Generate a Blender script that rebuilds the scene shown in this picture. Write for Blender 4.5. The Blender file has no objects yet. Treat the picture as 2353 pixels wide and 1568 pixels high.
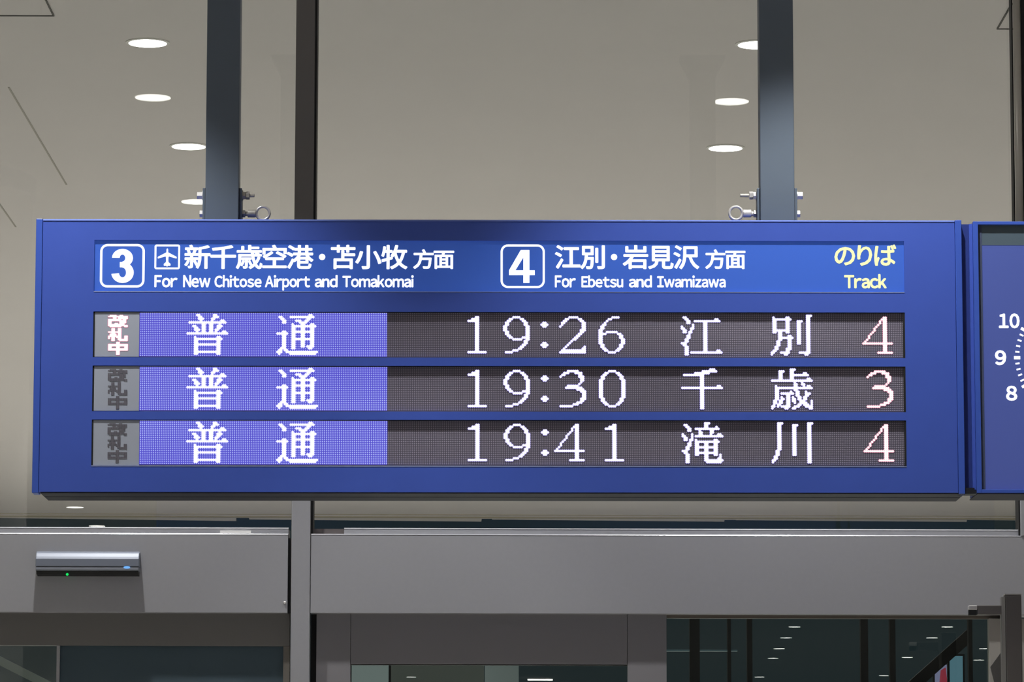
import bpy, math, random
from math import pi, sin, cos, radians, atan
from mathutils import Matrix, Vector

random.seed(7)
C = bpy.context.scene.collection
sc = bpy.context.scene

# ------------------------------------------------------------------ camera
F = 9500.0                       # focal length in pixels of the 2353 px wide frame
CX, CY = 1176.5, 784.0
EYE = Vector((0, 0, 1.5))
CEIL = 5.22                      # ceiling height
YW = 15.69                       # plane of the glass wall
pitch, yaw, roll = atan(1290 / F), atan(43.5 / F), radians(.13)
M = (Matrix.Rotation(-yaw, 3, 'Z') @ Matrix.Rotation(pitch, 3, 'X') @ Matrix.Rotation(-roll, 3, 'Y'))
cam_d = bpy.data.cameras.new('camera')
cam_d.sensor_width = 36.0
cam_d.lens = F / 2353 * 36
cam_d.clip_end = 300
cam = bpy.data.objects.new('camera', cam_d)
C.objects.link(cam)
R4 = M.to_4x4() @ Matrix.Rotation(pi / 2, 4, 'X')
cam.matrix_world = Matrix.Translation(EYE) @ R4
sc.camera = cam

# ------------------------------------------------------------------ world, view
w = bpy.data.worlds.new('world'); sc.world = w; w.use_nodes = True
w.node_tree.nodes['Background'].inputs[0].default_value = (.35, .55, .62, 1)
w.node_tree.nodes['Background'].inputs[1].default_value = .035
vs = sc.view_settings
vs.view_transform = 'Standard'; vs.look = 'None'; vs.gamma = 1; vs.use_curve_mapping = False
vs.exposure = 0.0
LAMP_W = 170.0                   # watts of each ceiling downlight
LAMP_CONE = radians(88)         # full cone
LAMP_BLEND = .35
LAMP_COL = (1.0, .99, .97)
GLOW = 15.0                      # brightness of the lit lamp discs

# ------------------------------------------------------------------ helpers
def ray(px, py):
    return M @ Vector(((px - CX) / F, 1.0, -(py - CY) / F))
def W(px, py, Y=YW):             # point of a vertical plane at depth Y
    d = ray(px, py); t = Y / d.y
    return Vector((d.x * t, Y, EYE.z + d.z * t))
def CP(px, py, z=CEIL):          # point of the ceiling plane
    d = ray(px, py); t = (z - EYE.z) / d.z
    return Vector((d.x * t, d.y * t, z))
SPOS = Vector((.01852, 13.2118, 3.24603))
SROT = Matrix.Rotation(8.384e-4, 3, 'Z') @ Matrix.Rotation(-1.76e-3, 3, 'Y')
SINV = SROT.inverted()
def S(px, py, d=0.0):            # local coordinates on the board's face plane
    o = SINV @ (EYE - SPOS); r = SINV @ ray(px, py)
    t = (d - o.y) / r.y
    p = o + r * t
    return p.x, p.z

def lin(c):
    return tuple((v / 255 / 12.92) if v / 255 <= .04045 else ((v / 255 + .055) / 1.055) ** 2.4 for v in c)

def mat(name, rgb, rough=.5, metal=0.0, emit=None, es=0.0, noise=0.0, nscale=30, bump=0.0, coat=0.0, spec=.5):
    m = bpy.data.materials.new(name); m.use_nodes = True
    nt = m.node_tree; b = nt.nodes['Principled BSDF']
    c = lin(rgb)
    b.inputs['Base Color'].default_value = (*c, 1)
    b.inputs['Roughness'].default_value = rough
    b.inputs['Metallic'].default_value = metal
    b.inputs['Specular IOR Level'].default_value = spec
    if coat:
        b.inputs['Coat Weight'].default_value = coat; b.inputs['Coat Roughness'].default_value = .1
    if emit:
        b.inputs['Emission Color'].default_value = (*lin(emit), 1)
        b.inputs['Emission Strength'].default_value = es
    if noise or bump:
        tc = nt.nodes.new('ShaderNodeTexCoord'); n = nt.nodes.new('ShaderNodeTexNoise')
        n.inputs['Scale'].default_value = nscale; n.inputs['Detail'].default_value = 4
        nt.links.new(tc.outputs['Object'], n.inputs['Vector'])
        if noise:
            mx = nt.nodes.new('ShaderNodeMixRGB'); mx.blend_type = 'MIX'
            mx.inputs[1].default_value = (*[v * (1 - noise) for v in c], 1)
            mx.inputs[2].default_value = (*[min(1, v * (1 + noise)) for v in c], 1)
            nt.links.new(n.outputs['Fac'], mx.inputs[0]); nt.links.new(mx.outputs[0], b.inputs['Base Color'])
        if bump:
            bp = nt.nodes.new('ShaderNodeBump'); bp.inputs['Strength'].default_value = bump
            bp.inputs['Distance'].default_value = .002
            nt.links.new(n.outputs['Fac'], bp.inputs['Height']); nt.links.new(bp.outputs[0], b.inputs['Normal'])
    return m

def emat(name, rgb, s=1.0):
    m = bpy.data.materials.new(name); m.use_nodes = True
    nt = m.node_tree; nt.nodes.clear()
    e = nt.nodes.new('ShaderNodeEmission'); o = nt.nodes.new('ShaderNodeOutputMaterial')
    e.inputs[0].default_value = (*lin(rgb), 1); e.inputs[1].default_value = s
    nt.links.new(e.outputs[0], o.inputs[0])
    return m

def glassmat(name, tint, refl, rough=0.0):
    m = bpy.data.materials.new(name); m.use_nodes = True
    nt = m.node_tree; nt.nodes.clear()
    t = nt.nodes.new('ShaderNodeBsdfTransparent'); g = nt.nodes.new('ShaderNodeBsdfGlossy')
    mx = nt.nodes.new('ShaderNodeMixShader'); o = nt.nodes.new('ShaderNodeOutputMaterial')
    t.inputs[0].default_value = (*tint, 1); g.inputs['Roughness'].default_value = rough
    g.inputs['Color'].default_value = (1, 1, 1, 1)
    fr = nt.nodes.new('ShaderNodeLayerWeight'); fr.inputs[0].default_value = .2
    mr = nt.nodes.new('ShaderNodeMath'); mr.operation = 'MULTIPLY_ADD'
    nt.links.new(fr.outputs['Fresnel'], mr.inputs[0]); mr.inputs[1].default_value = .25; mr.inputs[2].default_value = refl
    nt.links.new(mr.outputs[0], mx.inputs[0])
    nt.links.new(t.outputs[0], mx.inputs[1]); nt.links.new(g.outputs[0], mx.inputs[2])
    nt.links.new(mx.outputs[0], o.inputs[0])
    return m

class MB:
    def __init__(s): s.v = []; s.f = []
    def box(s, x0, x1, y0, y1, z0, z1):
        i = len(s.v)
        s.v += [(x0, y0, z0), (x1, y0, z0), (x1, y1, z0), (x0, y1, z0), (x0, y0, z1), (x1, y0, z1), (x1, y1, z1), (x0, y1, z1)]
        s.f += [(i, i+3, i+2, i+1), (i+4, i+5, i+6, i+7), (i, i+1, i+5, i+4), (i+1, i+2, i+6, i+5), (i+2, i+3, i+7, i+6), (i+3, i, i+4, i+7)]
        return s
    def prism(s, pts, y0, y1):           # outline in x,z extruded along y
        n = len(pts); i = len(s.v)
        s.v += [(x, y0, z) for x, z in pts] + [(x, y1, z) for x, z in pts]
        s.f.append(tuple(range(i, i + n))); s.f.append(tuple(range(i + 2*n - 1, i + n - 1, -1)))
        for k in range(n):
            j = (k + 1) % n
            s.f.append((i + k, i + n + k, i + n + j, i + j))
        return s
    def prismz(s, pts, z0, z1):
        n = len(pts); i = len(s.v)
        s.v += [(x, y, z0) for x, y in pts] + [(x, y, z1) for x, y in pts]
        s.f.append(tuple(range(i + n - 1, i - 1, -1))); s.f.append(tuple(range(i + n, i + 2*n)))
        for k in range(n):
            j = (k + 1) % n
            s.f.append((i + k, i + j, i + n + j, i + n + k))
        return s
    def prismx(s, pts, x0, x1):          # outline in y,z extruded along x
        n = len(pts); i = len(s.v)
        s.v += [(x0, y, z) for y, z in pts] + [(x1, y, z) for y, z in pts]
        s.f.append(tuple(range(i, i + n))); s.f.append(tuple(range(i + 2*n - 1, i + n - 1, -1)))
        for k in range(n):
            j = (k + 1) % n
            s.f.append((i + k, i + n + k, i + n + j, i + j))
        return s
    def disc(s, x, y, z, r, n=6, rz=None):   # flat polygon facing -y
        i = len(s.v); rz = rz or r
        s.v += [(x + r * cos(2*pi*k/n + pi/n), y, z + rz * sin(2*pi*k/n + pi/n)) for k in range(n)]
        s.f.append(tuple(range(i, i + n)))
        return s
    def cylx(s, x0, x1, y, z, r, n=20, ph=0.0, r1=None):
        i = len(s.v); r1 = r1 if r1 is not None else r
        s.v += [(x0, y + r*cos(2*pi*k/n+ph), z + r*sin(2*pi*k/n+ph)) for k in range(n)]
        s.v += [(x1, y + r1*cos(2*pi*k/n+ph), z + r1*sin(2*pi*k/n+ph)) for k in range(n)]
        s.f.append(tuple(range(i + n - 1, i - 1, -1))); s.f.append(tuple(range(i + n, i + 2*n)))
        for k in range(n):
            j = (k + 1) % n
            s.f.append((i + k, i + j, i + n + j, i + n + k))
        return s
    def lathe(s, prof, n=40, c=(0, 0), cap=True):   # profile (r,z) about z
        i = len(s.v); m = len(prof)
        for r, z in prof:
            s.v += [(c[0] + r*cos(2*pi*k/n), c[1] + r*sin(2*pi*k/n), z) for k in range(n)]
        for a in range(m - 1):
            for k in range(n):
                j = (k + 1) % n
                s.f.append((i + a*n + k, i + a*n + j, i + (a+1)*n + j, i + (a+1)*n + k))
        if cap:
            s.f.append(tuple(i + k for k in range(n - 1, -1, -1)))
            s.f.append(tuple(i + (m-1)*n + k for k in range(n)))
        return s
    def torus(s, x, y, z, R, r, n=36, m=12):      # ring in the x-z plane
        i = len(s.v)
        for a in range(n):
            A = 2*pi*a/n
            for b in range(m):
                B = 2*pi*b/m; q = R + r*cos(B)
                s.v.append((x + q*cos(A), y + r*sin(B), z + q*sin(A)))
        for a in range(n):
            for b in range(m):
                s.f.append((i + a*m + b, i + a*m + (b+1) % m, i + ((a+1) % n)*m + (b+1) % m, i + ((a+1) % n)*m + b))
        return s
    def mesh(s, name):
        me = bpy.data.meshes.new(name); me.from_pydata(s.v, [], s.f); me.update(); return me

def obj(name, mb, m, parent=None, bevel=0, smooth=False, label=None):
    me = mb if isinstance(mb, bpy.types.Mesh) else mb.mesh(name)
    if m and not me.materials: me.materials.append(m)
    o = bpy.data.objects.new(name, me); C.objects.link(o)
    if parent: o.parent = parent
    if bevel:
        b = o.modifiers.new('bevel', 'BEVEL'); b.width = bevel; b.segments = 2; b.limit_method = 'ANGLE'
    if smooth:
        for p in me.polygons: p.use_smooth = True
    if label: o['label'] = label
    return o
def tag(o, label, cat, group=None):
    o['label'] = label; o['category'] = cat
    if group: o['group'] = group
    return o
def struct(o, label=None):
    o['kind'] = 'structure'
    if label: o['label'] = label
    return o
def empty(name, loc=(0, 0, 0)):
    o = bpy.data.objects.new(name, None); C.objects.link(o); o.location = loc; o.empty_display_size = .1
    return o

# ------------------------------------------------------------------ materials
m_ceil = mat('ceiling_paint', (228, 223, 220), .9, noise=.02, nscale=2)
m_floor = mat('floor_stone', (190, 187, 181), .6, noise=.08, nscale=6)
m_wall = mat('dark_wall', (70, 72, 74), .8)
m_white = mat('white_column', (235, 230, 220), .6)
m_alu = mat('satin_aluminium', (178, 179, 184), .42, .35, noise=.03, nscale=60)
m_alu_d = mat('aluminium_shaded', (118, 116, 116), .4, .5)
m_edge = mat('aluminium_highlight', (200, 201, 208), .3, .5)
m_doorf = mat('door_frame_grey', (142, 140, 144), .5, .25)
m_black = mat('black_rubber', (14, 15, 17), .6)
m_post = mat('hanger_paint', (92, 104, 118), .45, noise=.04, nscale=12)
m_steel = mat('polished_steel', (240, 238, 236), .28, .55)
m_steel_s = mat('satin_steel', (190, 187, 180), .35, .5)
m_blue = mat('board_blue', (64, 92, 190), .42, noise=.05, nscale=9, bump=.02)
m_blue2 = mat('board_blue_trim', (62, 94, 192), .35)
m_blued = mat('board_blue_shade', (30, 52, 128), .5)
m_under = mat('board_underside', (40, 40, 54), .6)
m_glass = glassmat('clear_glass', (.97, .985, .975), .035)
m_glassd = glassmat('door_glass', (.90, .95, .93), .05)
m_lamp = emat('lamp_lit', (255, 252, 244), GLOW)
m_rim = mat('lamp_trim', (240, 238, 232), .5)
m_head = mat('header_backlit_blue', (60, 98, 190), .3, emit=(40, 74, 158), es=.5)
m_wtext = emat('backlit_white', (255, 255, 255), 1.6)
m_ytext = emat('backlit_yellow', (255, 252, 172), 1.35)
m_ledw = emat('led_white', (255, 253, 255), 1.8)
m_ledring = emat('led_white_halo', (158, 146, 250), 1.0)
m_ledr = emat('led_redwhite', (255, 250, 250), 1.6)
m_ledrring = emat('led_red_halo', (235, 150, 175), 1.0)
m_ledb = emat('led_blue', (190, 202, 255), 1.05)
m_ledbb = emat('led_blue_glow', (86, 80, 206), 1.0)
m_ledoff = mat('led_unlit', (166, 160, 180), .5)
m_ledback = mat('led_module', (90, 86, 102), .7)
m_ind = mat('gate_sign_grey', (166, 173, 188), .55)
m_indoff = mat('gate_sign_unlit', (100, 98, 108), .6)
m_clock = mat('clock_face_blue', (70, 86, 150), .3, emit=(66, 76, 142), es=.45)
m_band = mat('clock_band', (84, 100, 112), .3)

# ------------------------------------------------------------------ big structure
XL, XR = -9.0, 9.0
fl = struct(obj('floor', MB().box(XL, XR, -46, 46, -.1, 0), m_floor))
struct(obj('ceiling', MB().box(XL, XR, -46, YW + .03, CEIL, CEIL + .15), m_ceil))
# far ceiling: its end is stepped bay by bay
edge_px = [(-300, 1187), (543, 1198), (543, 1191), (572, 1191), (573, 1194.3), (1106, 1199.3), (1107, 1193), (1130, 1193),
           (1131, 1194.6), (1664, 1199.5), (1665, 1195.5), (1690, 1195.5), (1691, 1196), (2221, 1200), (2222, 1195.5), (2600, 1199)]
poly = [(XL, YW + .031), (XR, YW + .031)]
ends = [CP(x, y) for x, y in edge_px]
poly += [(XR, ends[-1].y)] + [(p.x, p.y) for p in reversed(ends) if XL < p.x < XR] + [(XL, ends[0].y)]
struct(obj('ceiling', MB().prismz(poly, CEIL, CEIL + .15), m_ceil))
tn = 1
for (y0, y1, dz) in ((1183.0, 1184.0, .004), (1188.0, 1190.5, .006)):
    a = CP(1133, y0).y; b = CP(1133, y1).y
    struct(obj('trim_%d' % tn, MB().box(XL + .2, XR - .2, b, a, CEIL - dz, CEIL + .002), mat('ceiling_joint', (190, 182, 160), .9))); tn += 1
struct(obj('wall_left', MB().box(XL - .2, XL, -46, 40, 0, CEIL), m_wall))
struct(obj('wall_right', MB().box(XR, XR + .2, -46, 40, 0, CEIL), m_wall))
# slim ceiling seams running away from the camera
m_seam = mat('ceiling_seam', (178, 174, 164), .9)
for pa, pb in (((20, 200), (152, 424)), ((-2, 467), (36, 521))):
    a = CP(*pa); b = CP(*pb)
    struct(obj('trim_%d' % tn, MB().box(a.x - .004, a.x + .004, min(a.y, b.y), max(a.y, b.y), CEIL - .003, CEIL + .002), m_seam)); tn += 1

# columns of the hall behind the camera, seen mirrored in the glass
for (x, y, r, lab) in ((-3.06, 10.2, .66, 'round white hall column nearest the glass wall, left of the board'),
                       (-3.62, 1.4, .47, 'slimmer round white hall column further back from the glass wall')):
    t = empty('column', (x, y, 0)); tag(t, lab, 'column')
    obj('shaft', MB().lathe([(r, .12), (r, CEIL - .1)], 48), m_white, t, smooth=True)
    obj('base', MB().lathe([(r + .03, 0), (r + .03, .12)], 48), m_alu, t)
    obj('collar', MB().lathe([(r + .02, CEIL - .1), (r + .02, CEIL)], 48), m_alu, t)

# ------------------------------------------------------------------ ceiling lamps
rim_me = MB().lathe([(.096, 0), (.096, -.004), (.083, -.006), (.083, 0)], 40, cap=False).mesh('trim_ring'); rim_me.materials.append(m_rim)
dif_me = MB().lathe([(.083, -.0062), (.083, -.002)], 40).mesh('diffuser'); dif_me.materials.append(m_lamp)
def lamp(x, y, label, group, power=LAMP_W, light=True):
    t = empty('downlight', (x, y, CEIL)); tag(t, label, 'ceiling light', group)
    for nm, me in (('trim_ring', rim_me), ('diffuser', dif_me)):
        o = bpy.data.objects.new(nm, me); C.objects.link(o); o.parent = t
    if light:
        ld = bpy.data.lights.new('downlight_beam', 'SPOT'); ld.energy = power; ld.color = LAMP_COL
        ld.spot_size = LAMP_CONE; ld.spot_blend = LAMP_BLEND; ld.shadow_soft_size = .04
        lo = bpy.data.objects.new('downlight_beam', ld); C.objects.link(lo); lo.parent = t; lo.location = (0, 0, -.02)
    return t
G1 = 'downlights in the ceiling beyond the glass'
lamp(-1.513, CP(331, 97).y, 'lit round downlight beyond the glass, topmost of the left row', G1)
lamp(-1.515, CP(424, 335).y, 'lit round downlight beyond the glass, left row, close beside the left hanger post', G1)
lamp(1.149, CP(1741, 101).y, 'lit round downlight beyond the glass, half hidden by the right hanger post', G1)
lamp(1.151, CP(1669, 339).y, 'lit round downlight beyond the glass, lowest of the right row above the board', G1)
for y in (25.0, 30.4, 35.4):  # added unseen lamps, much stronger than the rest, to supply ambient light
    for x in (-6.3, -1.51, 1.15, 6.3):
        lamp(x, y, 'added downlight beyond the glass for ambient light, hidden behind the departure board', G1, LAMP_W * 4.7)
for x in (-6.3, 6.3):  # two more added out of view for ambient light
    lamp(x, 18.6, 'added downlight beyond the glass for ambient light, outside the frame at the side', G1, LAMP_W * 4)
G2 = 'downlights of the hall, mirrored in the glass'
def virt(px, py):                  # hall lamp whose mirror image shows at a pixel
    p = CP(px, py); return p.x, 2 * YW - p.y
seen = [((351, 221), 'hall downlight mirrored as second from top in the left row'),
        ((452, 461), 'hall downlight mirrored beside the left bracket bolt'),
        ((1680, 230), 'hall downlight mirrored as the middle one of the right row'),
        ((172, 1165), 'hall downlight mirrored under the lower left corner of the board'),
        ((223, 1208), 'hall downlight mirrored just above the left door header')]
for (px, py), lab in seen:
    x, y = virt(px, py); lamp(x, y, lab, G2, LAMP_W * (1.4 if 11 < y < 13 else 1))
for (x, lab) in ((-1.57, 'hall downlight in front of the left glass bay, above the door sensor'),
                 (1.10, 'hall downlight in front of the right glass bay, above the wide header')):
    lamp(x, 14.97, lab, G2, LAMP_W * 1.75)
for k, (px, py) in enumerate([(1825, 1441), (1806, 1466), (1790, 1491), (1776, 1513), (1745, 1556)]):
    x, y = virt(px, py); lamp(x, y, ['topmost', 'second', 'third', 'fourth', 'lowest'][k] + ' small mirrored downlight in the left string in the lower right glass', G2, light=(k % 2 == 0))
for k, (px, py) in enumerate([(2176, 1441), (2141, 1466), (2110, 1491), (2084, 1511), (2030, 1553)]):
    x, y = virt(px, py); lamp(x, y, ['topmost', 'second', 'third', 'fourth', 'lowest'][k] + ' small mirrored downlight in the right string in the lower right glass', G2, light=(k % 2 == 0))
for k, (px, py) in enumerate([(2262, 1491), (2248, 1517)]):
    x, y = virt(px, py); lamp(x, y, ['upper', 'lower'][k] + ' of two mirrored downlights right of the dark bar in the lower right glass', G2, light=False)
x, y = virt(945, 1556); lamp(x, y, 'mirrored downlight low in the glass of the wide door', G2)
for y in (6.4, 1.0, -4.4):  # unseen lamps added to lift the hall's ambient light
    for x in (-6.2, -1.4, 1.3, 6.2):
        lamp(x, y, 'added hall downlight for ambient light, its mirror image hidden behind the board', G2, LAMP_W * 1.5)
for x in (-6.2, 5.2):  # side lamps added out of view, also for ambient light
    lamp(x, 11.5, 'added hall downlight at the side for ambient light, outside the mirrored view', G2, LAMP_W * 1.5)

# access hatches in the far ceiling
for (px, py, sx, lab) in ((2290, 65, 1, 'square ceiling hatch outlined in dark at the upper right corner'),
                          (125, 35, -1, 'square ceiling hatch outlined in dark at the upper left corner')):
    p = CP(px, py); x0, x1 = (p.x, p.x + .45) if sx > 0 else (p.x - .45, p.x)
    t = empty('ceiling_hatch', (0, 0, 0)); tag(t, lab, 'hatch')
    g = .006; y1 = p.y; y0 = p.y - .5
    fr = MB().box(x0, x0 + g, y0, y1, CEIL - .006, CEIL + .001).box(x1 - g, x1, y0, y1, CEIL - .006, CEIL + .001)
    fr.box(x0, x1, y0, y0 + g, CEIL - .006, CEIL + .001).box(x0, x1, y1 - g, y1, CEIL - .006, CEIL + .001)
    obj('frame', fr, mat('hatch_joint', (84, 82, 78), .8), t)
    obj('lid', MB().box(x0 + g, x1 - g, y0 + g, y1 - g, CEIL - .0015, CEIL + .001), m_ceil, t)

# ------------------------------------------------------------------ glass wall
YF = YW - .09                      # front of mullions and headers
mx0 = W(677.2, 400, YF).x; mx1 = W(721.0, 400, YF).x
mr0 = W(2334.0, 480, YF).x
zt0 = W(1000, 1228.5, YF).z; zt1 = W(1000, 1410, YF).z; zt_led = W(1000, 1214.5, YF + .03).z
XM0, XM1 = -3.4, 4.2
# mullions: upper part's darker colour holds the shade above the lamp beams
struct(obj('trim_%d' % tn, MB().box(mx0, mx1, YF, YW + .05, zt_led - .3, CEIL), m_alu_d, bevel=.002)); tn += 1
zsp = W(700, 900, YF).z
zb = 0
struct(obj('trim_%d' % tn, MB().box(mx0 + .001, mx1 - .001, YF - .004, YW + .02, zb, zsp), m_alu, bevel=.0025)); tn += 1
struct(obj('trim_%d' % tn, MB().box(mx1, mx1 + .008, YF + .012, YW + .05, zt0, CEIL), m_black)); tn += 1
# right hand mullion, polished round edge
struct(obj('trim_%d' % tn, MB().box(mr0 + .032, mr0 + .12, YF, YW + .05, zt0, CEIL), m_black)); tn += 1
cyl = MB().lathe([(.016, zt0 + .3), (.016, CEIL)], 24, (mr0 + .017, YF + .012))
struct(obj('trim_%d' % tn, cyl, m_steel_s, smooth=True)); tn += 1
struct(obj('trim_%d' % tn, MB().box(mr0 - .004, mr0 + .001, YF + .02, YW, zt0, CEIL), m_black)); tn += 1
mrl = W(2345, 1190, YF).x
struct(obj('trim_%d' % tn, MB().box(mrl, mrl + .09, YF - .004, YW + .02, zt0 - .001, zsp), m_alu, bevel=.0025)); tn += 1
struct(obj('trim_%d' % tn, MB().box(mrl - .006, mrl, YF + .01, YW + .02, zt0, zsp), m_black)); tn += 1

def pane(x0, x1, z0, z1, m=m_glass, y=YW, n='pane', parent=None):
    return obj(n, MB().box(x0, x1, y, y + .01, z0, z1), m, parent)
wn = empty('window_1', (0, 0, 0)); struct(wn)
pane(XM0, mx0 - .001, zt_led + .004, CEIL - .002, parent=wn)
wn = empty('window_2', (0, 0, 0)); struct(wn)
pane(mx1 + .009, mr0 - .005, zt_led + .004, CEIL - .002, parent=wn)
wn = empty('window_3', (0, 0, 0)); struct(wn)
pane(mrl + .1, XM1, zt_led + .004, CEIL - .002, parent=wn)

# header boxes over the doors
def header(x0, x1, ledge_x0=None):
    global tn
    o = struct(obj('trim_%d' % tn, MB().prismx([(YF, zt1), (YW + .06, zt1), (YW + .06, zt0), (YF + .002, zt0), (YF, zt0 - .002)], x0, x1), m_alu, bevel=.0015)); tn += 1
    e = obj('edge_highlight', MB().prismx([(YF - .001, zt0 - .0022), (YF + .0012, zt0 + .0008), (YF + .006, zt0 + .0008), (YF + .006, zt0 - .002)], x0, x1), m_edge, o)  # highlight on the header's top edge, put in as a brighter strip
    lx = ledge_x0 if ledge_x0 is not None else x0
    obj('ledge', MB().box(lx, x1, YF + .03, YW + .06, zt0, zt_led - .002), m_alu, o)
    obj('ledge_highlight', MB().prismx([(YF + .029, zt_led - .003), (YF + .034, zt_led + .001), (YF + .045, zt_led + .001), (YF + .045, zt_led - .003)], lx, x1), m_edge, o)  # ledge highlight, likewise a brighter strip
    return o
gapx = W(662.5, 1320, YF).x
hl = header(XM0, gapx - .002)
obj('joint', MB().box(gapx - .002, mx0 + .003, YF + .01, YW, zt1, zt0 - .015), m_black, hl)
sx_, sz_ = W(654.5, 1385.5, YF).x, W(654.5, 1385.5, YF).z
obj('screw', MB().lathe([(0.0001, .006), (.004, .0045), (.006, 0)], 16), m_steel, hl, smooth=True)
scr = bpy.data.objects[hl.children[-1].name] if hl.children else None
for ch in hl.children:
    if ch.name.startswith('screw'):
        ch.matrix_local = Matrix.Translation((sx_, YF, sz_)) @ Matrix.Rotation(pi / 2, 4, 'X')
hr = header(mx1 + .001, XM1, W(790, 1222, YF).x)
obj('ledge_cover', MB().box(mx1 + .001, W(790, 1222, YF).x, YF + .035, YW + .05, zt0, zt_led - .003), mat('ledge_dark', (98, 92, 92), .6), hr)
a, b = W(506, 1220, YF + .028), W(577, 1226.5, YF + .028)
t = obj('label_strip', MB().box(a.x, b.x, YF + .022, YF + .031, b.z, a.z), mat('white_tape', (250, 250, 248), .4, emit=(255, 255, 255), es=0), None)
tag(t, 'short white tape strip on the left header ledge', 'tape')

# ------------------------------------------------------------------ doors
YD = YF + .045
z_d = zt1 + .01
# left door
d1 = empty('door_1', (0, 0, 0)); struct(d1)
zr = W(300, 1484.5, YD).z; xr = W(651, 1500, YD).x
xs0, xs1 = W(130, 1530, YD).x, W(137, 1530, YD).x
obj('top_rail', MB().box(XM0, mx0 - .004, YD, YD + .04, zr, z_d), mat('door_brown_grey', (124, 122, 120), .5, .2), d1, bevel=.0015)
obj('stile', MB().box(xr, mx0 - .004, YD, YD + .04, .1, zr - .0005), mat('door_brown_grey2', (124, 119, 112), .5, .2), d1)
obj('stile', MB().box(xs0, xs1, YD - .004, YD + .03, .1, zr - .0005), m_alu, d1)
m_film = glassmat('filmed_glass', (.55, .62, .66), .04)
_nt = m_film.node_tree; _o = [n for n in _nt.nodes if n.type == 'OUTPUT_MATERIAL'][0]; _a = _o.inputs[0].links[0].from_socket
_d = _nt.nodes.new('ShaderNodeBsdfDiffuse'); _d.inputs[0].default_value = (*lin((92, 108, 118)), 1)
_m = _nt.nodes.new('ShaderNodeMixShader'); _m.inputs[0].default_value = .8
_nt.links.new(_a, _m.inputs[1]); _nt.links.new(_d.outputs[0], _m.inputs[2]); _nt.links.new(_m.outputs[0], _o.inputs[0])
pane(xs1, xr, .1, zr - .0005, m_film, YD + .014, 'pane', d1)
pane(XM0, xs0, .1, zr - .0005, m_glassd, YD + .022, 'pane', d1)
# wide sliding door
d2 = empty('door_2', (0, 0, 0)); struct(d2)
zr2 = W(1100, 1527, YD).z
x0, x1 = W(727, 1470, YD).x, W(806, 1470, YD).x
x2, x3 = W(1441.5, 1470, YD).x, W(1531.5, 1470, YD).x
obj('stile', MB().box(x0, x1 - .0012, YD, YD + .045, .1, z_d), m_doorf, d2, bevel=.001)
obj('stile', MB().box(x2 + .0012, x3, YD, YD + .045, .1, z_d), m_doorf, d2, bevel=.001)
obj('top_rail', MB().box(x1, x2, YD + .002, YD + .045, zr2, z_d), m_doorf, d2, bevel=.001)
obj('gasket', MB().box(x1, x2, YD + .008, YD + .045, zr2 - .003, zr2), m_black, d2)
obj('jamb_seal', MB().box(mx1 + .001, x0 - .001, YD + .03, YD + .06, .1, z_d), m_black, d2)
pane(x1, x2, .1, zr2 - .003, m_glassd, YD + .02, 'pane', d2)
# fixed glass at the right
w4 = empty('window_4', (0, 0, 0)); struct(w4)
x4, x5 = W(2272, 1480, YD).x, W(2312, 1480, YD).x
zh = W(1900, 1421.5, YD).z
obj('head_rail', MB().box(x3 + .001, x5, YD + .01, YD + .04, zh, z_d), mat('head_bronze', (112, 104, 96), .45, .3), w4)
pane(x3 + .001, x4, .1, zh, m_glassd, YD + .02, 'pane', w4)
obj('side_frame', MB().box(x4, x5 + .3, YD - .02, YD + .04, .1, zh), mat('frame_light_grey', (168, 164, 158), .5, .1), w4, bevel=.002)
a, b = W(2275, 1568, YD), W(2297, 1500, YD)

# floor track under the doors
struct(obj('trim_%d' % tn, MB().box(XM0, XM1, YF, YW + .06, 0, .1), m_alu)); tn += 1

# ------------------------------------------------------------------ door sensor
p0, p1 = W(86, 1268, YF), W(322, 1325, YF)
sw = p1.x - p0.x; zc = W(200, 1312, YF - .06).z; ztp = W(200, 1268, YF - .03).z
ds = empty('door_sensor', (p0.x, YF, p0.z)); tag(ds, 'grey door sensor bar with blue and green lights on the left header', 'sensor')
H = ztp - zc; yb = .06
def sp(y, z): return (-y, z - (p0.z - ztp) )
top = ztp - p0.z; bot = zc - p0.z
body = MB().prismx([(0, top), (-.026, top), (-.044, top - .008), (-.055, top - .021), (-.060, top - .030), (-.060, bot + .016), (0, bot + .016)], 0, sw)
obj('body', body, mat('sensor_grey', (128, 135, 150), .42, .1), ds, bevel=.0025)
obj('lower_cover', MB().prismx([(0, bot + .015), (-.058, bot + .015), (-.060, bot + .004), (-.056, bot), (0, bot - .003)], .001, sw - .001), mat('sensor_grey_low', (128, 132, 142), .42, .2), ds, bevel=.001)
obj('lens', MB().prismx([(0, bot - .004), (-.052, bot - .001), (-.047, bot - .012), (0, bot - .017)], .003, sw - .003), m_black, ds)
b = W(291.5, 1304.5, YF - .061)
obj('blue_light', MB().disc(b.x - p0.x, -.0625, b.z - p0.z, .0125, 24, .0048), emat('blue_indicator', (120, 185, 255), 1.0), ds)
b = W(154.5, 1320.5, YF - .054)
obj('green_light', MB().disc(b.x - p0.x, -.054, b.z - p0.z, .0052, 16), emat('green_indicator', (30, 235, 105), 1.0), ds)

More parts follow.
